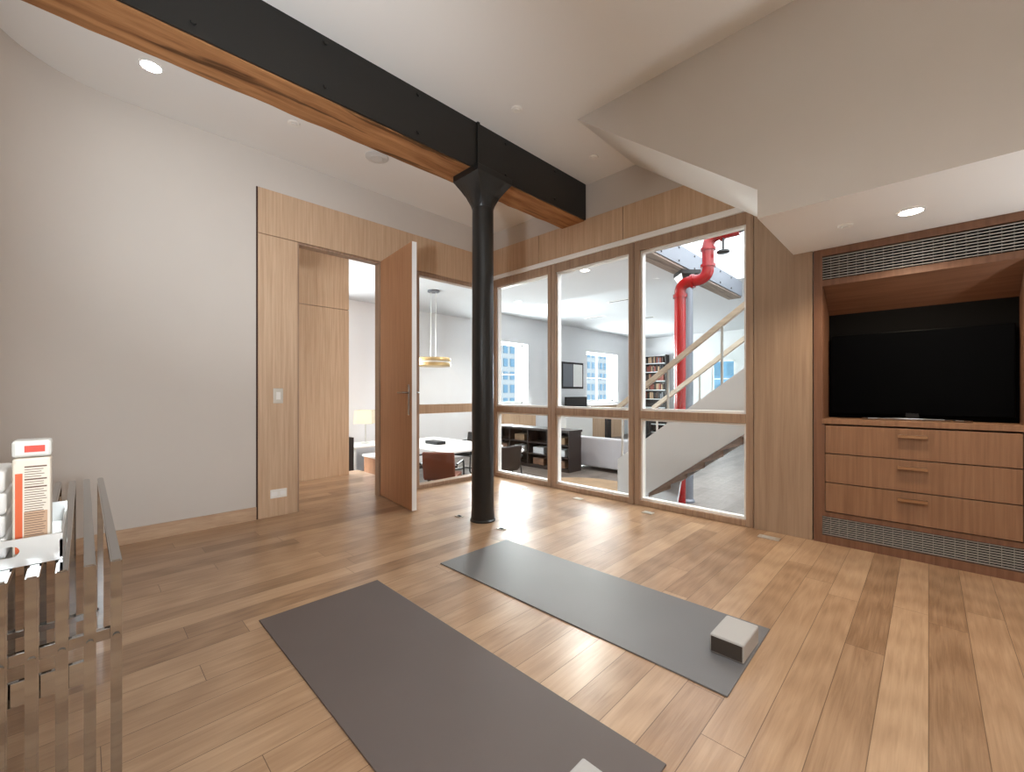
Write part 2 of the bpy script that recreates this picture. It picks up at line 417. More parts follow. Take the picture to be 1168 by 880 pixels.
# ------------------------------------------------------------------ beam and column
def bx(y): return -3.03+.026*y
def skew_box(bm, dx0, dx1, z0, z1, y0, y1, n=24, wob=0, chamfer=0):
    rows = []
    for i in range(n+1):
        y = y0+(y1-y0)*i/n; c = bx(y)
        q = [(dx0, z0), (dx1, z0), (dx1, z1), (dx0, z1)]
        rows.append([bm.verts.new((c+a+(random.uniform(-wob, wob) if wob else 0), y, z+(random.uniform(-wob, wob) if wob and z < z1 else 0))) for a, z in q])
    fs = [bm.faces.new(rows[0][::-1]), bm.faces.new(rows[-1])]
    for a, b in zip(rows, rows[1:]):
        for k in range(4): fs.append(bm.faces.new((a[k], a[(k+1) % 4], b[(k+1) % 4], b[k])))
    bmesh.ops.recalc_face_normals(bm, faces=fs)
t = thing('ceiling_beam', 'long timber beam with a black steel side plate under the ceiling', 'beam', (-3.03, 1.8, 3.1))
bm = bmesh.new(); skew_box(bm, -.165, .148, 3.09, 3.5, YBK, YF-.012, 40, .0035)
obj('timber', bm, M['timber'], t)
bm = bmesh.new(); skew_box(bm, .150, .166, 3.10, 3.5, YBK, YF-.013, 2)
sp = obj('steel_plate', bm, M['steel'], t)
bm = bmesh.new()
for yy in (.42, 1.12, 1.82, 2.75, 3.45):
    for zz in (3.165, 3.455):
        c = bx(yy)+.166
        sweep(bm, [(c-.002, yy, zz), (c+.012, yy, zz)], .014, 6)
obj('bolt', bm, M['steel'], sp)['label'] = 'black bolt heads in two rows'
obj('splice_bracket', B((bx(2.41)+.14, bx(2.41)+.185, 2.40, 2.425, 3.09, 3.5)), M['steel'], t)

cx, cy = -2.87, 2.535
t = thing('iron_column', 'glossy black iron column with a flared capital under the beam', 'column', (cx, cy, 0))
bm = bmesh.new(); lathe(bm, [(.116, .0), (.116, .012), (.108, .02), (.104, .06), (.101, .10), (.098, 1.5), (.096, 2.86)], cx, cy, 40); obj('shaft', bm, M['iron'], t)
bm = bmesh.new()
# capital: square plate on top, flaring from the round shaft
n = 32; rows = []
hx_, hy_ = .17, .205
for k, (f, z) in enumerate([(0, 2.80), (.06, 2.83), (.30, 2.90), (.62, 2.965), (.92, 3.02), (1, 3.035)]):
    row = []
    for i in range(n):
        a = 2*PI*i/n+PI/4
        c, s = math.cos(a), math.sin(a); m = max(abs(c), abs(s))
        row.append(bm.verts.new((cx+(.098*c)*(1-f)+(hx_*c/m)*f, cy+(.098*s)*(1-f)+(hy_*s/m)*f, z)))
    rows.append(row)
fs = []
for a, b in zip(rows, rows[1:]):
    for i in range(n): fs.append(bm.faces.new((a[i], a[(i+1) % n], b[(i+1) % n], b[i])))
fs += [bm.faces.new(rows[0][::-1]), bm.faces.new(rows[-1])]
bmesh.ops.recalc_face_normals(bm, faces=fs)
box(bm, cx-hx_, cx+hx_, cy-hy_, cy+hy_, 3.032, 3.088, bev=.003)
obj('capital', bm, M['iron'], t)

# ------------------------------------------------------------------ media cabinet
t = thing('media_cabinet', 'built-in oak media cabinet with television niche, three drawers and grilles', 'cabinet', (-.07, YF, 0))
cx0, cx1, yf = -.636, .495, YF-.012
fr = B((cx0, -.583, yf, YF+.46, 0, ZS-.002), (.425, cx1, yf, YF+.46, 0, ZS-.002), (-.583, .425, yf, YF+.46, 2.195, ZS-.002), (-.583, .425, yf, YF+.02, 1.965, 2.012),
       (-.583, .425, yf, YF+.46, 0, .058), (-.583, .425, yf, YF+.46, .205, .240), (-.583, -.566, yf, YF+.46, .24, .905), (.41, .425, yf, YF+.46, .24, .905))
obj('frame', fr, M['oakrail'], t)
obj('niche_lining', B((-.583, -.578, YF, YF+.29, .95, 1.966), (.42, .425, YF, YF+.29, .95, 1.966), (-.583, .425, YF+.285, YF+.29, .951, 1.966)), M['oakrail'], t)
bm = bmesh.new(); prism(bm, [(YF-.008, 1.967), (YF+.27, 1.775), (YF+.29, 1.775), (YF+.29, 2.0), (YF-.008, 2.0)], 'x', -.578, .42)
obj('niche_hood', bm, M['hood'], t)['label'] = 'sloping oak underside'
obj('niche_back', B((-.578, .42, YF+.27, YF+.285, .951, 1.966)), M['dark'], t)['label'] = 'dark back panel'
obj('worktop', B((-.583, .425, yf-.006, YF+.44, .912, .950), bev=.002), M['oakcab'], t)
for i, (z0, z1) in enumerate(((.690, .900), (.470, .683), (.247, .463))):
    dr = obj('drawer', B((-.562, .406, yf-.006, YF+.40, z0, z1), bev=.0015), M['oakcab'], t)
    zc = z1-.052
    obj('drawer_handle', B((-.153, -.003, yf-.032, yf-.026, zc-.010, zc+.010), (-.153, -.003, yf-.032, yf-.006, zc+.006, zc+.010), bev=.001), M['bronze'], dr)
def grille(z0, z1, n):
    g = obj('grille', bm_slats(z0, z1, n), M['slat'], t)
    obj('backing', B((-.583, .425, YF+.03, YF+.04, z0, z1)), M['dark'], g)
def bm_slats(z0, z1, n):
    bm = bmesh.new(); p = (z1-z0)/n
    for i in range(n):
        z = z0+p*(i+.5)
        box(bm, -.583, .425, yf+.006, yf+.022, z-p*.16, z+p*.16)
    for k in range(1, 20):
        x = -.583+1.008*k/20
        box(bm, x-.0012, x+.0012, yf+.022, yf+.026, z0, z1)
    return bm
grille(2.015, 2.192, 9)
grille(.061, .203, 9)

t = thing('television', 'black flat television standing in the oak niche', 'television', (-.085, YF+.2, .95))
tx0, tx1 = -.556, .400
obj('screen_housing', B((tx0, tx1, YF+.205, YF+.245, .985, 1.60), bev=.006), M['black'], t)
obj('screen', B((tx0+.025, tx1-.025, YF+.2035, YF+.206, 1.02, 1.575)), M['black'], t)
bm = bmesh.new()
box(bm, -.12, -.05, YF+.20, YF+.23, .952, 1.0)
st = obj('stand', bm, M['blackplastic'], t)
bm = bmesh.new()
sweep(bm, [(-.075+.33*math.sin(a), YF+.185-.24*(1-math.cos(a)), .9585) for a in [(-1.0+2.0*i/16) for i in range(17)]], .008, 10)
obj('foot', bm, M['chrome'], st)['label'] = 'curved chrome foot'

# ------------------------------------------------------------------ ceiling and wall fittings
def downlight(x, y, z, label, lit=True, r=.055, cat='ceiling light', name='downlight', group=None):
    t = thing(name, label, cat, (x, y, z), group)
    bm = bmesh.new(); lathe(bm, [(r*1.0, z-.001), (r*1.22, z-.001), (r*1.25, z-.005), (r*1.02, z-.008), (r*1.0, z-.001)], x, y, 32, cap=False); obj('trim_ring', bm, M['white'], t)
    bm = bmesh.new(); lathe(bm, [(.001, z-.003), (r, z-.003)], x, y, 32, cap=False); obj('lens', bm, M['lamp'] if lit else M['plastic'], t)
    return t
downlight(-3.74, .32, ZL, 'lit recessed downlight in the ceiling strip left of the beam', group='lit downlights')
downlight(-.076, 3.52, ZS, 'lit recessed downlight in the soffit above the media cabinet', group='lit downlights')
def disc(name, x, y, z, r, label, cat, mat='plastic', inner=None):
    t = thing(name, label, cat, (x, y, z))
    bm = bmesh.new(); lathe(bm, [(r, z), (r, z-.006), (r*.9, z-.011), (.002, z-.012)], x, y, 32); obj('cover', bm, M[mat], t)
    bm = bmesh.new(); lathe(bm, [(r*.55, z-.0125), (r*.5, z-.018), (.002, z-.019)], x, y, 24); obj('centre_cap', bm, M[inner or mat], t)
disc('sprinkler_cover', -3.70, 1.21, ZL, .045, 'small white round sprinkler cover on the ceiling strip left of the beam', 'sprinkler cover')
disc('ceiling_speaker', -3.68, 1.93, ZL, .105, 'pale grey round speaker grille in the ceiling strip left of the beam', 'speaker', 'plate2', 'plate2')
disc('sprinkler_cover', -2.43, 2.52, ZC, .045, 'small white round sprinkler cover on the ceiling beside the column top', 'sprinkler cover')
disc('sprinkler_cover', -2.38, 3.58, ZC, .045, 'small white round sprinkler cover on the ceiling near the beam end', 'sprinkler cover')
disc('motion_detector', -.39, 3.52, ZS, .042, 'small white round sensor in the soffit left of the lit downlight', 'sensor')

t = thing('light_switch', 'pale light switch on the oak panel left of the doorway', 'switch', (XL+.012, 1.276, 1.12))
obj('switch_plate', B((XL+.012, XL+.020, 1.235, 1.318, 1.05, 1.19), bev=.003), M['plate'], t)
obj('rocker', B((XL+.020, XL+.025, 1.258, 1.295, 1.085, 1.155), bev=.002), M['plastic'], t)
t = thing('wall_outlet', 'white double wall outlet low on the oak panel by the doorway', 'outlet', (XL+.012, 1.28, .21))
obj('outlet_plate', B((XL+.012, XL+.019, 1.21, 1.352, .17, .25), bev=.003), M['plastic'], t)
for yy in (1.245, 1.317):
    obj('socket', B((XL+.019, XL+.0215, yy-.024, yy+.024, .19, .23), bev=.001), M['white'], t)
def floor_outlet(x, y, label, sx=.05, sy=.035):
    t = thing('floor_outlet', label, 'floor outlet', (x, y, 0), 'floor outlets near the glazed wall')
    obj('cover_plate', B((x-sx, x+sx, y-sy, y+sy, 0, .006), bev=.002), M['plate'], t)
    obj('flap', B((x-sx*.6, x+sx*.6, y-sy*.55, y+sy*.55, .006, .0085), bev=.001), M['dark' if sx < .045 else 'silver'], t)
floor_outlet(-3.48, 3.71, 'small metal floor outlet in front of the corner glazing bay')
floor_outlet(-2.70, 3.76, 'small metal floor outlet in front of the middle glazing bay')
floor_outlet(-1.91, 3.79, 'small metal floor outlet in front of the glazing bay with the red pipe')
floor_outlet(-2.56, 2.47, 'small metal floor outlet just right of the black column foot', .036, .026)
floor_outlet(-3.10, 2.45, 'small metal floor outlet just left of the black column foot', .036, .026)
floor_outlet(-.90, 3.81, 'larger metal floor outlet at the foot of the tall oak panel', .075, .04)

# ------------------------------------------------------------------ yoga mats and blocks
def yoga_mat(x0, x1, y0, y1, mat, label, rot=0):
    bm = bmesh.new(); n = 24
    cxm, cym = (x0+x1)/2, (y0+y1)/2
    box(bm, x0, x1, y0, y1, .0, .007, bev=.0025)
    o = obj('yoga_mat', bm, mat, loc=(cxm, cym, 0)); o.rotation_euler.z = rot
    return tag(o, label, 'yoga mat', 'yoga mats on the floor')
yoga_mat(-2.40, -.575, .620, 1.262, M['mat_'], 'brownish grey yoga mat nearest the camera, on the oak floor')
yoga_mat(-2.34, -.543, 1.693, 2.325, M['mat2'], 'grey yoga mat farther back on the oak floor by the column', .012)
def yoga_block(x0, x1, y0, y1, label):
    t = thing('yoga_block', label, 'yoga block', ((x0+x1)/2, (y0+y1)/2, .007), 'grey foam yoga blocks')
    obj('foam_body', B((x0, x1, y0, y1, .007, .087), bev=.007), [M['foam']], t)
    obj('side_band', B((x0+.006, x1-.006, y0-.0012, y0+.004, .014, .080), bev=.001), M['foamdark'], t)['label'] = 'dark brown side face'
yoga_block(-.690, -.552, 1.945, 2.165, 'grey foam yoga block on the right end of the far mat')
yoga_block(-.720, -.575, .800, 1.026, 'grey foam yoga block on the near mat, cut by the bottom of the photo')

# ------------------------------------------------------------------ chrome table and what stands on it
XN, XFAR, ZT = -1.42, -2.85, .74
t = thing('chrome_console_table', 'chrome slatted console table of parallel bars by the left wall', 'table', ((XN+XFAR)/2, -.13, 0))
hoop0 = None
for k in range(9):
    y = .057-.046*k
    if k == 0:
        bm = bmesh.new()
        prof = [(XFAR, 0), (XFAR, ZT), (XN, ZT), (XN, 0), (XN-.02, 0), (XN-.02, ZT-.022), (XFAR+.02, ZT-.022), (XFAR+.02, 0)]
        prism(bm, prof, 'y', y-.0105, y+.0105)
        bmesh.ops.bevel(bm, geom=[e for e in bm.edges], offset=.003, segments=2, affect='EDGES')
        hoop0 = obj('hoop', bm, M['chrome'], t)
    else:
        h = hoop0.copy(); COL.objects.link(h); h.parent = t; h.location.y = -.046*k
for xx, z, y0 in ((XN-.03, .555, .052), (XFAR+.03, .10, .052)):
    obj('stretcher', B((xx-.008, xx+.008, -.325, y0, z-.014, z+.014), bev=.002), M['chrome'], t)
obj('stretcher', B((XN-.05, XN-.038, -.325, .006, .445, .50), bev=.002), M['chrome'], t)
for k in range(9):
    y = .057-.046*k
    bm = bmesh.new(); sweep(bm, [(XN-.001, y, .555), (XN+.006, y, .555)], .007, 10); obj('bolt_cap', bm, M['chrome'], t)

# tray with slotted end handles
t = thing('serving_tray', 'satin silver serving tray with a slotted handle on the chrome table', 'tray', (-1.74, -.168, ZT))
tx0, tx1, ty0, ty1 = -1.96, -1.52, -.315, -.036
obj('tray_base', B((tx0, tx1, ty0, ty1, ZT+.001, ZT+.007)), M['silver'], t)
def end_wall(x0, x1):
    bm = bmesh.new()
    zb, zt2 = ZT+.007, ZT+.066
    ym = (ty0+ty1)/2; hw = .070; s0, s1 = zb+.018, zb+.044
    n = 8; rr = (s1-s0)/2; zc = (s0+s1)/2
    slot = [(ym+hw-rr+rr*math.cos(a), zc+rr*math.sin(a)) for a in [-PI/2+PI*i/n for i in range(n+1)]] + [(ym-hw+rr+rr*math.cos(a), zc+rr*math.sin(a)) for a in [PI/2+PI*i/n for i in range(n+1)]]
    outer = [(ty0, zb), (ty1, zb), (ty1, zt2), (ty0, zt2)]
    edges = []
    vo = [bm.verts.new((x0, *p)) for p in outer]; vi = [bm.verts.new((x0, *p)) for p in slot]
    for L in (vo, vi):
        for i in range(len(L)): edges.append(bm.edges.new((L[i], L[(i+1) % len(L)])))
    bmesh.ops.triangle_fill(bm, use_beauty=True, use_dissolve=False, edges=edges)
    r = bmesh.ops.extrude_face_region(bm, geom=list(bm.faces))
    bmesh.ops.translate(bm, verts=[v for v in r['geom'] if isinstance(v, bmesh.types.BMVert)], vec=(x1-x0, 0, 0))
    bmesh.ops.recalc_face_normals(bm, faces=bm.faces)
    return bm
obj('end_wall', end_wall(tx1-.006, tx1), M['silver'], t)
obj('end_wall', end_wall(tx0, tx0+.006), M['silver'], t)
obj('side_wall', B((tx0, tx1, ty1-.005, ty1, ZT+.007, ZT+.05)), M['silver'], t)
obj('side_wall', B((tx0, tx1, ty0, ty0+.005, ZT+.007, ZT+.05)), M['silver'], t)

# printed carton bottle
bx0, bx1, by0, by1 = -1.632, -1.570, -.121, -.057
z0 = ZT+.008
t = thing('printed_canister', 'tall canister with orange and cream printed label on the tray', 'canister', ((bx0+bx1)/2, (by0+by1)/2, z0))
obj('body', B((bx0, bx1, by0, by1, z0, z0+.242), bev=.006), M['carton'], t)
obj('lid', B((bx0-.001, bx1+.001, by0-.001, by1+.001, z0+.244, z0+.285), bev=.006), M['clearlid'], t)
xf = bx1+.0004
lab = obj('label_panel', B((bx1-.002, xf, by0+.004, by1-.004, z0+.01, z0+.228)), M['carton'], t)
obj('orange_stripe', B((bx1-.002, xf+.0004, by0+.005, by0+.017, z0+.012, z0+.205)), M['orange'], lab)
obj('logo_block', B((bx1-.001, bx1+.0022, by0+.020, by1-.010, z0+.256, z0+.272)), M['redprint'], t)
bm = bmesh.new()
zz = z0+.222; k = 0
while zz > z0+.03:
    thick = .0035 if k in (0, 5, 8) else .0016
    ln = by1-.007 if k in (0, 5, 8) else by1-.007-random.uniform(0, .010)
    box(bm, bx1-.001, xf+.0006, by0+.020, ln, zz-thick, zz)
    zz -= thick+.0042; k += 1
obj('printed_lines', bm, M['ink'], lab)
obj('tan_block', B((bx1-.001, xf+.0003, by0+.019, by1-.006, z0+.02, z0+.11)), M['tanprint'], lab)

# folded white towels
tw = []
for k, lab_ in enumerate(('white folded towel at the bottom of the stack on the tray', 'white folded towel on top of the stack beside the canister')):
    z = ZT+.008+.108*k
    tt = thing('folded_towel', lab_, 'towel', (-1.66, -.22, z), 'folded white towels on the tray')
    bm = bmesh.new()
    for j in range(2):
        box(bm, -1.76, -1.575+.002*j, -.305, -.130-.002*j, z+.001+.053*j, z+.0535+.053*j, bev=.008, seg=3)
    obj('folds', bm, M['towel'], tt, smooth=True)

# ------------------------------------------------------------------ the loft beyond the glass (floor 0.6 m lower)
ZF = -.6
XW, YN = -9.1, 17.2
struct('floor_loft', B((XW-.2, 3.2, -3.0, YN+.2, ZF-.1, ZF)), M['loftfloor'], 'grey oak floor of the sunken loft beyond the glass', 'floor')
struct('floor_landing', B((-6.05, XL-.10, .2, 2.87, ZF, 0), (-4.62, XL-.10, 2.87, 4.3, ZF, 0)), M['floor'], 'raised oak landing outside the doorway', 'floor')
# west wall with windows
wins = [(-1.6, .4), (1.4, 3.2), (7.9, 9.95), (13.2, 15.4)]  # first two are unseen, added to light the dining end
zs, zh = .80, 2.68
segs = []; prev = -3.0
for a, b in wins:
    segs.append((XW-.35, XW, prev, a, ZF, 3.7)); segs.append((XW-.35, XW, a, b, ZF, zs)); segs.append((XW-.35, XW, a, b, zh, 3.7)); prev = b
segs.append((XW-.35, XW, prev, YN+.2, ZF, 3.7))
struct('wall_west', B(*segs), M['loftwhite'], 'white loft wall with tall windows', 'wall')
for i, (a, b) in enumerate(wins):
    m_ = (a+b)/2
    w = struct('window_%d' % (6+i), B((XW-.30, XW-.24, a, a+.06, zs, zh), (XW-.30, XW-.24, b-.06, b, zs, zh), (XW-.30, XW-.24, m_-.025, m_+.025, zs, zh), (XW-.30, XW-.24, a, b, zs, zs+.06), (XW-.30, XW-.24, a, b, zh-.06, zh), (XW-.29, XW-.25, a, b, 1.70, 1.74)),
               M['white'], ['white loft window farthest left, behind the oak panel beyond the doorway', 'white loft window behind the open oak door at the dining end', 'white loft window seen through the corner glazing bay', 'white loft window seen through the middle glazing bay'][i], 'window')
    struct('pane', B((XW-.275, XW-.27, a, b, zs, zh)), M['glass'], '', '', w)
    struct('sill', B((XW-.24, XW+.06, a-.05, b+.05, zs-.04, zs)), M['white'], '', '', w)
struct('wall_north', B((XW-.3, -6.02, YN, YN+.2, ZF, 5.6), (-5.18, 3.2, YN, YN+.2, ZF, 5.6), (-6.02, -5.18, YN, YN+.2, ZF, 1.08), (-6.02, -5.18, YN, YN+.2, 2.40, 5.6)), M['loftwhite'], 'white far end wall of the loft', 'wall')
w = struct('window_10', B((-6.02, -5.97, YN+.02, YN+.08, 1.08, 2.4), (-5.23, -5.18, YN+.02, YN+.08, 1.08, 2.4), (-6.02, -5.18, YN+.02, YN+.08, 1.08, 1.14), (-6.02, -5.18, YN+.02, YN+.08, 2.34, 2.4), (-6.02, -5.18, YN+.02, YN+.08, 1.66, 1.70)), M['white'], 'small window in the far end wall, blue facade behind it', 'window')
struct('pane', B((-6.02, -5.18, YN+.045, YN+.05, 1.08, 2.4)), M['glass'], '', '', w)
struct('wall_east', B((3.0, 3.2, YF+.1, YN+.2, ZF, 5.6)), M['loftwhite'], 'white side wall of the loft behind the stair', 'wall')
struct('wall_south', B((XW-.3, XL-.12, -3.2, -3.0, ZF, 3.7)), M['loftwhite'], 'white end wall of the dining side of the loft', 'wall')
struct('wall_landing', B((XL-.22, XL-.12, -3.0, 1.1, ZF, 3.5)), M['loftwhite'], 'white outer face of the studio wall', 'wall')
struct('ceiling_loft', B((XW-.3, -3.05, 4.12, 7.5, 3.2, 3.5), (XW-.3, XL-.12, -3.2, 4.12, 3.2, 3.5), (XW-.3, -3.05, 7.5, YN+.2, 3.5, 3.7), (-3.05, 3.2, 9.5, YN+.2, 3.5, 3.7)), M['loftgrey'], 'pale loft ceiling stepped up past the dining end', 'ceiling')
# stairwell upper storey
struct('wall_stairwell', B((-3.05, -2.95, 4.12, 7.2, 3.5, 5.6), (-3.05, 3.2, 9.5, 9.6, 3.7, 5.6), (-3.05, -2.95, 7.2, 9.5, 3.5, 3.6)), M['loftgrey'], 'grey upper wall of the open stairwell', 'wall')
struct('wall_upper', B((-3.0, 3.2, YF+.02, YF+.12, 3.5, 5.6)), M['loftwhite'], 'white upper wall above the glazed wall', 'wall')
struct('ceiling_stairwell', B((-3.05, 3.2, 4.1, 4.6, 5.6, 5.7), (-3.05, 3.2, 9.0, 9.6, 5.6, 5.7), (-3.05, -2.4, 4.6, 9.0, 5.6, 5.7), (2.4, 3.2, 4.6, 9.0, 5.6, 5.7)), M['loftwhite'], 'white ceiling around the skylight of the stairwell', 'ceiling')  # skylight opening is added to brighten the stairwell
# wall panel seen through the doorway
struct('trim_13', B((-5.95, -5.80, .2, 2.62, 0, 2.30), bev=.003), M['oak'], 'tall oak wall panel seen through the doorway', 'trim')
struct('trim_14', B((-5.95, -5.80, .2, 2.62, 2.308, 3.2), bev=.003), M['oak'], 'oak panel above the tall panel seen through the doorway', 'trim')
# oak radiator covers under the windows
for (a, b), lab_ in zip(wins[2:], ('oak cover below the loft window behind the corner glazing bay', 'oak cover below the loft window behind the middle glazing bay')):
    t = thing('radiator_cover', lab_, 'radiator cover', (XW+.12, (a+b)/2, ZF))
    obj('case', B((XW+.01, XW+.25, a-.1, b+.1, ZF, .66), bev=.004), M['oak'], t)
    obj('top_board', B((XW+.01, XW+.28, a-.13, b+.13, .66, .69), bev=.004), M['white'], t)
    for q in range(3):
        yy = a+(b-a)*(q+.5)/3
        obj('panel_door', B((XW+.25, XW+.262, yy-.31, yy+.31, ZF+.08, .62), bev=.004), M['oak'], t)

# second column and beam line of the loft
cx2, cy2 = -2.76, 6.8
t = thing('steel_column', 'dark grey steel column with capital behind the red pipe', 'column', (cx2, cy2, ZF))
bm = bmesh.new(); lathe(bm, [(.115, ZF), (.115, ZF+.03), (.092, ZF+.06), (.088, 2.82)], cx2, cy2, 32); obj('shaft', bm, M['greysteel'], t)
bm = bmesh.new(); lathe(bm, [(.088, 2.78), (.12, 2.86), (.20, 3.0), (.22, 3.02), (.22, 3.08)], cx2, cy2, 4); obj('capital', bm, M['iron'], t)
t = thing('loft_beam', 'grey steel sided timber beam over the loft column', 'beam', (-2.85, 7, 3.1))
obj('timber', B((-2.98, -2.74, YF+.13, 9.48, 3.09, 3.42)), M['timbergrey'], t)
sp = obj('steel_plate', B((-2.74, -2.722, YF+.13, 9.48, 3.12, 3.42)), M['greysteel'], t)
bm = bmesh.new()
for q in range(8):
    for zz in (3.17, 3.37): sweep(bm, [(-2.722, 4.6+.6*q, zz), (-2.71, 4.6+.6*q, zz)], .015, 6)
obj('bolt', bm, M['steel'], sp)

# red pipe
px, py = -2.68, 6.34
t = thing('standpipe', 'glossy red standpipe rising in front of the steel column', 'pipe', (px, py, ZF))
r = .083
bm = bmesh.new(); sweep(bm, path([(px, py, ZF), (px, py, 2.80), (-2.27, py, 2.80), (-2.27, py, 3.40), (-1.85, py, 3.40)], .16), r, 24); obj('riser', bm, M['red'], t)
def ring(p0, p1, rr):
    bm = bmesh.new(); sweep(bm, [p0, p1], rr, 24); obj('coupling', bm, M['red'], t)
ring((px, py, 2.58), (px, py, 2.63), r*1.25); ring((px+.17, py, 2.80), (px+.21, py, 2.80), r*1.25); ring((-2.27, py, 2.96), (-2.27, py, 3.0), r*1.25); ring((-2.27, py, 3.2), (-2.27, py, 3.24), r*1.25); ring((-2.10, py, 3.40), (-2.06, py, 3.40), r*1.3)
ring((px, py, ZF), (px, py, ZF+.03), r*1.6)
bm = bmesh.new(); sweep(bm, [(-1.86, py, 3.40), (-1.45, py, 3.46)], .05, 16); obj('nozzle', bm, M['iron'], t)
bm = bmesh.new(); sweep(bm, [(-2.06, py-.02, 3.36), (-2.06, py-.02, 3.14)], .016, 12)
lathe(bm, [(.07, 3.11), (.085, 3.12), (.085, 3.14), (.07, 3.15)], -2.06, py-.02, 20)
obj('valve', bm, M['iron'], t)

# staircase
t = thing('staircase', 'white sided staircase rising to the right behind the glass', 'staircase', (-2.9, 5.5, ZF))
for y0, y1 in ((4.98, 5.03), (5.97, 6.02)):
    bm = bmesh.new(); prism(bm, [(-2.94, ZF), (-2.94, .27), (1.38, 3.5), (1.38, 2.80), (-2.52, -.12), (-2.60, ZF)], 'y', y0, y1)
    obj('stringer', bm, M['loftwhite'], t)
run, rise = .24, .18
for k in range(19):
    x = -2.9+run*k; z = -.20+rise*k
    if x > 1.15: break
    obj('tread', B((x-.02, x+run, 5.03, 5.97, z-.04, z), (x+run-.02, x+run, 5.03, 5.97, z, z+rise-.04), bev=.003), M['tread'], t)
for yy, x0_, nm in ((5.0, -2.95, 'handrail'), (6.0, -2.95, 'handrail')):
    bm = bmesh.new()
    za = lambda x: 1.235+.745*(x+2.56) if yy < 5.5 else .92+.746*(x+2.94)
    prism(bm, [(x0_, za(x0_)-.035), (1.38, za(1.38)-.035), (1.38, za(1.38)+.035), (x0_, za(x0_)+.035)], 'y', yy-.03, yy+.03)
    obj(nm, bm, M['rail'], t)
    for q in range(7):
        x = -2.88+.62*q
        zs_ = .27+.7477*(x+2.94)
        obj('baluster', B((x-.011, x+.011, yy-.011, yy+.011, zs_-.05, za(x)-.03)), M['silver'], t)
    xs0, xs1 = -2.86, 1.3
    bm = bmesh.new(); zz0 = lambda x: .27+.7477*(x+2.94)
    prism(bm, [(xs0, zz0(xs0)+.05), (xs1, zz0(xs1)+.05), (xs1, za(xs1)-.06), (xs0, za(xs0)-.06)], 'y', yy+.014, yy+.022)
    obj('glass_panel', bm, M['glass'], t)

# bench by the landing, with magazines
t = thing('low_bench', 'low oak bench box on the landing seen through the doorway', 'bench', (-5.2, 3.03, 0))
obj('bench_body', B((-5.88, -5.12, 2.88, 3.25, ZF+.001, .22), bev=.003), M['oakdoor'], t)
obj('bench_top', B((-5.90, -5.10, 2.86, 3.27, .22, .25), bev=.003), M['white'], t)
for k, (lab_, m_) in enumerate((('white magazine at the bottom of the small pile on the low bench', 'white'), ('dark magazine in the middle of the small pile on the low bench', 'espresso'), ('pale magazine on top of the small pile on the low bench', 'palefac'))):
    o = obj('magazine', B((-5.50, -5.24, 2.90, 3.12, .251+.024*k, .273+.024*k), bev=.002), M[m_], loc=(-5.37, 3.0, .251+.024*k)); tag(o, lab_, 'magazine', 'magazines on the low bench')

# side table and lamp against the west wall
t = thing('side_table', 'white side table under the parchment lamp', 'table', (-8.5, 4.2, ZF))
obj('table_top', B((-8.9, -8.1, 3.75, 4.75, .03, .07), bev=.006), M['white'], t)
for sx in (-8.84, -8.16):
    for sy in (3.81, 4.69): obj('leg', B((sx-.02, sx+.02, sy-.02, sy+.02, ZF, .03)), M['white'], t)
t = thing('table_lamp', 'table lamp with a square parchment shade seen through the doorway', 'lamp', (-8.5, 4.2, .07))
bm = bmesh.new(); lathe(bm, [(.09, .07), (.09, .09), (.02, .11), (.018, .52)], -8.5, 4.2, 20); obj('lamp_base', bm, M['silver'], t)
bm = bmesh.new(); lathe(bm, [(.27, .50), (.25, .78)], -8.5, 4.2, 4, cap=False); obj('lamp_shade', bm, M['shade'], t)
t = thing('shelf_unit', 'narrow dark shelf unit at the edge of the oak panel through the doorway', 'shelf unit', (-8.0, 3.45, ZF))
obj('side_panel', B((-8.2, -8.16, 3.2, 3.6, ZF, .3)), M['espresso'], t); obj('side_panel', B((-7.8, -7.76, 3.2, 3.6, ZF, .3)), M['espresso'], t)
for z in (ZF+.05, -.3, 0, .27): obj('shelf', B((-8.16, -7.8, 3.2, 3.6, z, z+.03)), M['espresso'], t)

# dining table, pendant, chairs
t = thing('dining_table', 'long white dining table behind the leather chair', 'table', (-6.85, 4.95, ZF))
obj('table_top', B((-8.0, -5.75, 4.35, 5.6, .11, .15), bev=.008), M['white'], t)
for sx in (-7.8, -5.95):
    for sy in (4.5, 5.45): obj('leg', B((sx-.035, sx+.035, sy-.035, sy+.035, ZF, .11), bev=.004), M['white'], t)
t = thing('pendant_lamp', 'drum pendant lamp hanging over the white dining table', 'lamp', (-7.1, 4.95, 3.2))
bm = bmesh.new(); lathe(bm, [(.12, 3.2), (.12, 3.17), (.02, 3.16)], -7.1, 4.95, 24); obj('canopy', bm, M['greysteel'], t)
for dx in (-.035, .035):
    bm = bmesh.new(); sweep(bm, [(-7.1+dx, 4.95+dx, 3.17), (-7.1+dx, 4.95+dx, 1.85)], .009, 10); obj('stem', bm, M['silver'], t)
bm = bmesh.new(); lathe(bm, [(.05, 1.87), (.34, 1.845), (.35, 1.82), (.35, 1.79), (.33, 1.78), (.33, 1.74), (.35, 1.73), (.35, 1.69), (.33, 1.675), (.05, 1.67)], -7.1, 4.95, 40); obj('shade', bm, M['brass'], t)
bm = bmesh.new(); lathe(bm, [(.33, 1.745), (.336, 1.76), (.33, 1.775)], -7.1, 4.95, 40, cap=False); obj('band', bm, M['white'], t)

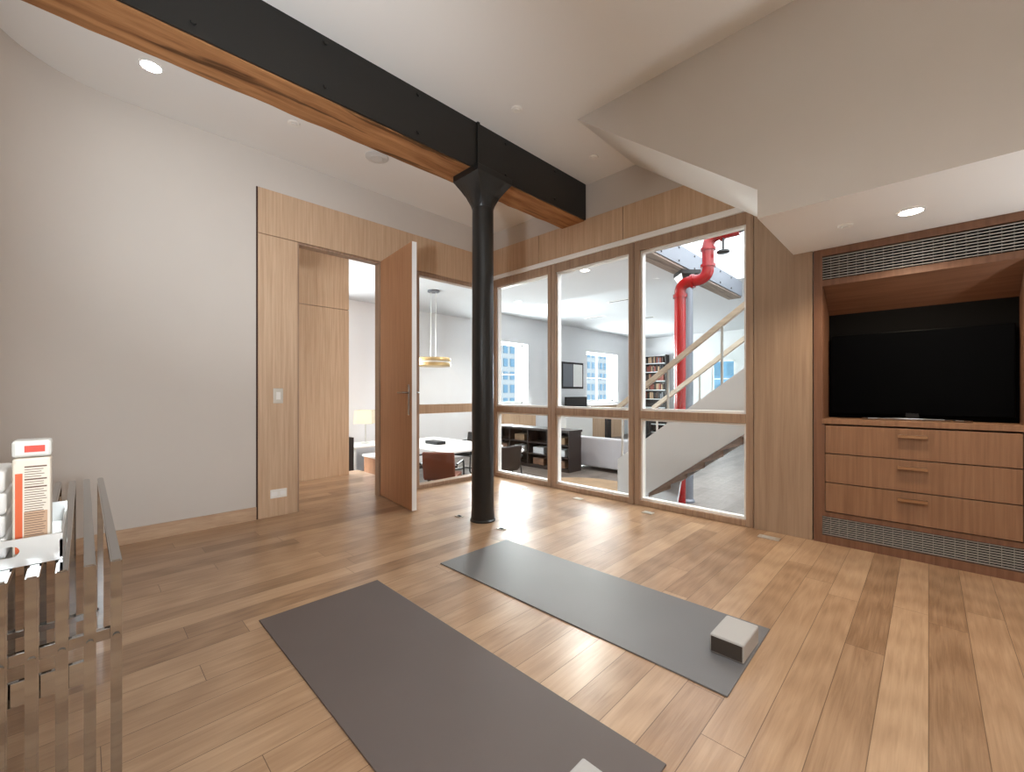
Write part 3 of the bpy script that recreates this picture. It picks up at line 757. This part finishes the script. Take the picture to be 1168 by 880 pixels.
def armchair(name, label, loc, rot, seatm, framem, group):
    t = thing(name, label, 'chair', loc, group, rot, local=True)
    # faces +Y locally; cantilever steel frame with bentwood arms
    obj('seat', B((-.25, .25, -.24, .26, .40, .46), bev=.02), seatm, t)
    bm = bmesh.new(); box(bm, -.25, .25, -.025, .025, 0, .42, bev=.02)
    bmesh.ops.rotate(bm, verts=bm.verts, cent=(0, 0, 0), matrix=Matrix.Rotation(.16, 3, 'X')); bmesh.ops.translate(bm, verts=bm.verts, vec=(0, -.25, .43))
    obj('backrest', bm, seatm, t)
    for s in (-1, 1):
        bm = bmesh.new(); x = .285*s
        sweep(bm, path([(x, -.30, .66), (x, .22, .66), (x, .27, .02), (x, -.28, .02)], .10), .015, 12); obj('frame_side', bm, framem, t)
    for q in (((-.285, -.27, .02), (.285, -.27, .02)), ((-.285, .245, .39), (.285, .245, .39)), ((-.285, -.26, .62), (.285, -.26, .62))):
        bm = bmesh.new(); sweep(bm, q, .014, 12); obj('cross_bar', bm, framem, t)
    return t
G = 'chairs around the dining table'
armchair('dining_chair', 'brown leather dining chair with its back to the side glazing', (-5.50, 4.02, ZF), math.radians(40), M['leather'], M['iron'], G)
armchair('dining_chair', 'dark dining chair partly hidden behind the open door', (-6.60, 4.02, ZF), math.radians(15), M['espresso'], M['iron'], G)
armchair('dining_chair', 'dark dining chair at the far side of the white table, by the column edge', (-7.3, 6.0, ZF), math.radians(190), M['espresso'], M['iron'], G)
armchair('dining_chair', 'dark dining chair at the end of the white table nearest the glazing', (-5.35, 5.1, ZF), math.radians(85), M['espresso'], M['iron'], G)
t = thing('planter', 'small flower pot on the white dining table', 'plant', (-7.6, 4.75, .15))
bm = bmesh.new(); lathe(bm, [(.05, .15), (.07, .25), (.06, .25)], -7.6, 4.75, 20); obj('pot', bm, M['white'], t)
bm = bmesh.new()
for q in range(26):
    a = random.uniform(0, 2*PI); rr_ = random.uniform(0, .1); z = .27+random.uniform(0, .12)
    bmesh.ops.create_icosphere(bm, subdivisions=1, radius=.028, matrix=Matrix.Translation((-7.6+rr_*math.cos(a), 4.75+rr_*math.sin(a), z)))
obj('blossom', bm, M['rugm'], t)
o = obj('storage_box', B((-7.05, -6.65, 4.72, 4.92, .151, .21), bev=.004), M['blackplastic'], loc=(-6.85, 4.82, .151)); tag(o, 'low black box lying on the white dining table', 'box')

# black open shelving behind the corner bay
sx0, sx1, sy0, sy1, sz1 = -8.0, -5.56, 7.4, 7.85, .32
t = thing('shelving_unit', 'black open shelving seen through the corner glazing bay', 'shelves', (-6.8, 7.6, ZF))
obj('top_board', B((sx0-.02, sx1+.02, sy0-.02, sy1+.02, sz1-.05, sz1)), M['espresso'], t)
obj('back_board', B((sx0, sx1, sy1-.02, sy1, ZF+.05, sz1-.05)), M['espresso'], t)
obj('base', B((sx0, sx1, sy0, sy1, ZF, ZF+.07)), M['espresso'], t)
for q in range(5):
    x = sx0+(sx1-sx0)*q/4
    obj('upright', B((max(sx0, x-.015), min(sx1, x+.015), sy0, sy1-.02, ZF+.07, sz1-.05)), M['espresso'], t)
for z in (-.30, -.03):
    obj('shelf', B((sx0+.01, sx1-.01, sy0+.005, sy1-.02, z, z+.025)), M['espresso'], t)
k = 0
for q, z in ((0, -.275), (1, -.275), (1, -.005), (2, -.53), (2, -.275), (3, -.005), (3, -.53), (3, -.275)):
    xc = sx0+(sx1-sx0)*(q+.5)/4
    col = ('dark brown', 'pale grey', 'tan')[k % 3]
    rowname = {-.53: 'bottom', -.275: 'middle', -.005: 'top'}[z]
    colname = ('leftmost', 'second', 'third', 'rightmost')[q]
    o = obj('storage_box', B((xc-.18, xc+.14, sy0+.06, sy0+.34, z+.001, z+.15), bev=.005), M[('tread', 'palefac', 'rugm')[k % 3]], loc=(xc, sy0+.2, z+.001))
    tag(o, '%s box in the %s row, %s compartment of the black shelving' % (col, rowname, colname), 'box', 'boxes in the black shelving'); k += 1
t = thing('stool', 'white round stool in front of the black shelving', 'stool', (-6.25, 6.35, ZF))
bm = bmesh.new(); lathe(bm, [(.02, -.09), (.24, -.09), (.25, -.07), (.24, -.05), (.02, -.05)], -6.25, 6.35, 28); obj('seat', bm, M['white'], t)
for q in range(4):
    a = PI/4+q*PI/2
    bm = bmesh.new(); sweep(bm, [(-6.25+.2*math.cos(a), 6.35+.2*math.sin(a), ZF), (-6.25+.14*math.cos(a), 6.35+.14*math.sin(a), -.09)], .014, 10); obj('leg', bm, M['iron'], t)

# grey sofa seen from behind
t = thing('sofa', 'grey sofa seen from behind through the middle glazing bay', 'sofa', (-5.2, 8.5, ZF))
obj('back', B((-6.0, -4.4, 8.05, 8.27, ZF+.08, .14), bev=.03), M['grey'], t)
for a, b in ((-6.0, -5.8), (-4.6, -4.4)): obj('arm', B((a, b, 8.27, 8.95, ZF+.08, -.02), bev=.03), M['grey'], t)
obj('seat_base', B((-5.8, -4.6, 8.27, 8.95, ZF+.08, -.30), bev=.02), M['grey'], t)
for a, b in ((-5.79, -5.205), (-5.195, -4.61)): obj('cushion', B((a, b, 8.3, 8.97, -.30, -.16), bev=.04), M['grey'], t)
for a in (-5.95, -4.45):
    for yy in (8.12, 8.88): obj('foot', B((a-.03, a+.03, yy-.03, yy+.03, ZF, ZF+.08)), M['espresso'], t)
for x, lab_ in ((-5.95, 'slim black speaker tower behind the left end of the grey sofa'), (-4.85, 'slim black speaker tower behind the right end of the grey sofa')):
    y = 9.6  # dark uprights of unknown kind, shaped as towers on plinths
    t = thing('speaker_tower', lab_, 'speaker', (x, y, ZF), 'speaker towers')
    obj('cabinet', B((x-.05, x+.05, y-.08, y+.08, ZF+.03, .68), bev=.006), M['blackplastic'], t)
    obj('plinth', B((x-.13, x+.13, y-.13, y+.13, ZF, ZF+.03), bev=.004), M['blackplastic'], t)
bm = bmesh.new(); lathe(bm, [(.02, ZF+.001), (1.05, ZF+.001), (1.05, ZF+.012), (.02, ZF+.012)], -4.45, 6.3, 48)
tag(obj('rug', bm, M['rugm'], loc=(-4.45, 6.3, ZF)), 'round brown rug on the loft floor behind the middle glazing bay', 'rug')
# west wall picture and television
t = thing('wall_picture', 'dark framed picture on the far white wall between the windows', 'picture', (XW, 12.3, 1.76))
obj('frame', B((XW+.003, XW+.03, 11.68, 12.95, 1.29, 2.23), bev=.006), M['blackplastic'], t)
obj('canvas', B((XW+.028, XW+.033, 11.74, 12.30, 1.36, 2.16)), M['greysteel'], t)
obj('canvas', B((XW+.028, XW+.034, 12.33, 12.88, 1.36, 2.16)), M['white'], t)
t = thing('media_stand', 'white low stand under the far black television', 'stand', (-8.8, 12.4, ZF))
obj('body', B((XW+.03, XW+.5, 11.3, 12.85, ZF+.08, .48), bev=.006), M['white'], t)
for yy in (11.4, 12.75): obj('foot', B((XW+.05, XW+.48, yy-.03, yy+.03, ZF, ZF+.08)), M['espresso'], t)
t = thing('television', 'small black television on the far white stand below the picture', 'television', (-8.85, 12.4, .48))
obj('screen_housing', B((XW+.2, XW+.26, 11.6, 12.85, .53, 1.0), bev=.006), M['blackplastic'], t)
obj('stand', B((XW+.15, XW+.32, 12.1, 12.6, .481, .53)), M['blackplastic'], t)
# far bookcase
t = thing('bookcase', 'tall white bookcase on the far end wall, full of books', 'bookcase', (-8.3, YN-.17, ZF))
bx0, bx1, by0, by1 = -8.9, -7.72, YN-.34, YN-.005
obj('side_panel', B((bx0, bx0+.03, by0, by1, ZF, 2.72)), M['espresso'], t); obj('side_panel', B((bx1-.03, bx1, by0, by1, ZF, 2.72)), M['espresso'], t)
obj('back_board', B((bx0+.03, bx1-.03, by1-.02, by1, ZF, 2.72)), M['espresso'], t)
levels = [.86, 1.24, 1.62, 2.0, 2.36]
for z in [ZF+.05, -.2, .2, .5] + levels + [2.69]: obj('shelf', B((bx0+.03, bx1-.03, by0, by1-.02, z, z+.03)), M['loftwhite'], t)
t['label'] = 'tall dark bookcase with white shelves on the far end wall'
bookm = [('dark brown', plain('book_brown', srgb(66, 46, 36), .6)), ('black', plain('book_black', srgb(28, 28, 30), .6)), ('tan', plain('book_tan', srgb(170, 140, 110), .6)), ('grey', plain('book_grey', srgb(120, 120, 124), .6)), ('rust red', plain('book_red', srgb(130, 60, 44), .6))]
names = ('lowest', 'second lowest', 'middle', 'second highest', 'highest')
protos = {}
for li, z in enumerate(levels):
    x = bx0+.05
    while x < bx1-.13:
        wd = random.uniform(.05, .085); ci = random.randrange(5); h = random.choice((.22, .25, .28))
        key = (ci, h)
        if key not in protos:
            o = obj('book', B((-.03, .03, -.09, .09, 0, h), bev=.003), bookm[ci][1]); protos[key] = o
        else:
            o = protos[key].copy(); COL.objects.link(o)
        o.location = (x+.035, by0+.12, z+.0305); o.scale.x = wd/.07
        tag(o, '%s book on the %s visible shelf of the far dark bookcase' % (bookm[ci][0], names[li]), 'book', 'books on the %s visible shelf of the far bookcase' % names[li])
        x += wd+.008
# loft ceiling fittings
for x, y, z, lab_ in ((-4.1, 5.9, 3.2, 'lit recessed downlight in the loft ceiling behind the middle glazing bay'), (-6.6, 6.9, 3.2, 'lit recessed downlight in the loft ceiling behind the corner glazing bay')):
    downlight(x, y, z, lab_, r=.07, group='lit downlights')
for x, y, lab_ in ((-5.6, 9.6, 'dark slot vent in the far loft ceiling, nearest the glass'), (-7.4, 11.2, 'dark slot vent in the far loft ceiling, left one'), (-6.4, 12.4, 'dark slot vent in the far loft ceiling, farthest one')):
    t = thing('ceiling_vent', lab_, 'vent', (x, y, 3.5), 'slot vents in the loft ceiling')
    obj('vent_frame', B((x-.35, x+.35, y-.06, y+.06, 3.488, 3.4999), bev=.002), M['white'], t)
    obj('slot', B((x-.32, x+.32, y-.025, y+.025, 3.484, 3.489)), M['dark'], t)

# buildings outside the loft windows
def tower(x, y, w_, d_, h, cols, rows, mat, label):
    t = thing('outside_building', label, 'building', (x, y, -8))
    obj('outside_wall', B((x-d_/2, x+d_/2, y-w_/2, y+w_/2, -8, h)), mat, t)
    bm = bmesh.new()
    for i in range(cols):
        for j in range(rows):
            yy = y-w_/2+w_*(i+.5)/cols; z = -7+(h+7)*(j+.5)/rows
            box(bm, x+d_/2-.05, x+d_/2+.06, yy-w_/cols*.3, yy+w_/cols*.3, z-(h+7)/rows*.3, z+(h+7)/rows*.3)
    wn_ = obj('window_grid', bm, M['bluewin'], t)
tower(-34, 27.6, 6.6, 8, 14, 7, 16, M['facade'], 'pale blue gridded building outside the loft window behind the corner bay')
tower(-34, 45.8, 4.6, 8, 12, 5, 14, M['facade'], 'pale gridded building outside the loft window behind the middle bay')
t = thing('outside_building', 'blue building outside the small end window', 'building', (-9, 40, -8))
obj('outside_wall', B((-14, -5, 36, 44, -8, 4.2)), M['paleblue'], t)
bm = bmesh.new()
for i in range(8):
    for j in range(6): box(bm, -13.6+i*1.1, -13.0+i*1.1, 35.9, 36.05, -6+j*1.7, -5+j*1.7)
obj('window_grid', bm, M['bluewin'], t)

# ------------------------------------------------------------------ light
world = bpy.data.worlds.new('sky'); scene.world = world; world.use_nodes = True
bg = world.node_tree.nodes['Background']; bg.inputs[0].default_value = (.9, .95, 1, 1); bg.inputs[1].default_value = 1.3

def area(name, loc, target, sx, sy, power, col=(1, 1, 1)):
    l = bpy.data.lights.new(name, 'AREA'); l.shape = 'RECTANGLE'; l.size = sx; l.size_y = sy; l.energy = power; l.color = col
    o = bpy.data.objects.new(name, l); COL.objects.link(o); o.location = loc
    dv = Vector(target)-Vector(loc); o.rotation_euler = dv.to_track_quat('-Z', 'Y').to_euler()
    return o
day = (.94, .97, 1)
for a, b in wins:
    m_ = (a+b)/2
    area('window_daylight', (XW-.45, m_, 1.75), (0, m_, 1.4), b-a, 1.9, 150, day)
area('skylight_daylight', (0, 6.8, 5.75), (0, 6.8, 0), 4.8, 4.4, 220, day)  # added source over the stairwell for brightness

def spot(name, loc, power, angle, col, blend=.6, r=.05):
    l = bpy.data.lights.new(name, 'SPOT'); l.energy = power; l.spot_size = math.radians(angle); l.spot_blend = blend; l.color = col; l.shadow_soft_size = r
    o = bpy.data.objects.new(name, l); COL.objects.link(o); o.location = loc
    return o
warm = (1, .82, .60)
spot('downlight_beam', (-.076, 3.52, ZS-.02), 22, 140, warm)
spot('downlight_beam', (-4.1, 5.9, 3.18), 120, 150, (1, .95, .9))
spot('downlight_beam', (-6.6, 6.9, 3.18), 120, 150, (1, .95, .9))

for x, y in ((-.2, .85), (.6, .35), (1.6, .35)):  # added ceiling fill outside the view, no fittings modelled
    spot('downlight_beam', (x, y, ZC-.02), 44, 150, (.93, .97, 1), 1, .08)

for x, y, z, p, cone in ((.1, -.25, 1.0, 200, 80), (1.5, 3.2, .3, 46, 120)):  # added unseen uplights that brighten ceiling and soffit
    o = spot('uplight_beam', (x, y, z), p, cone, (.86, .94, 1), 1, .1); o.rotation_euler = (PI, 0, 0)
o = spot('uplight_beam', (-1.0, -.27, 1.5), 80, 84, (.86, .93, 1), 1, .12)  # added unseen fill aimed at the left ceiling strip
o.rotation_euler = (Vector((-3.75, 1.5, 3.36))-Vector(o.location)).to_track_quat('-Z', 'Y').to_euler()
o = spot('sconce_beam', (2.65, .2, 1.45), 230, 38, (.87, .94, 1), 1, .25)  # added unseen side fill washing the left wall
o.rotation_euler = (Vector((-4.34, .75, 1.45))-Vector(o.location)).to_track_quat('-Z', 'Y').to_euler()

# ------------------------------------------------------------------ camera
cam = bpy.data.cameras.new('camera'); co = bpy.data.objects.new('camera', cam); COL.objects.link(co)
co.location = (0, 0, 1.15); co.rotation_euler = (PI/2, 0, math.atan2(.702, .712))
cam.sensor_fit = 'HORIZONTAL'; cam.sensor_width = 36; cam.lens = 482/1168*36; cam.shift_y = 7.5/1168; cam.clip_start = .02; cam.clip_end = 200
scene.camera = co
scene.view_settings.view_transform = 'Standard'; scene.view_settings.look = 'None'
scene.view_settings.exposure = 1.7; scene.view_settings.gamma = 1; scene.view_settings.use_curve_mapping = False
c = scene.cycles
c.use_denoising = True
c.max_bounces = 10; c.diffuse_bounces = 6; c.glossy_bounces = 5; c.transmission_bounces = 6; c.transparent_max_bounces = 16
c.caustics_reflective = False; c.caustics_refractive = False; c.sample_clamp_indirect = 6
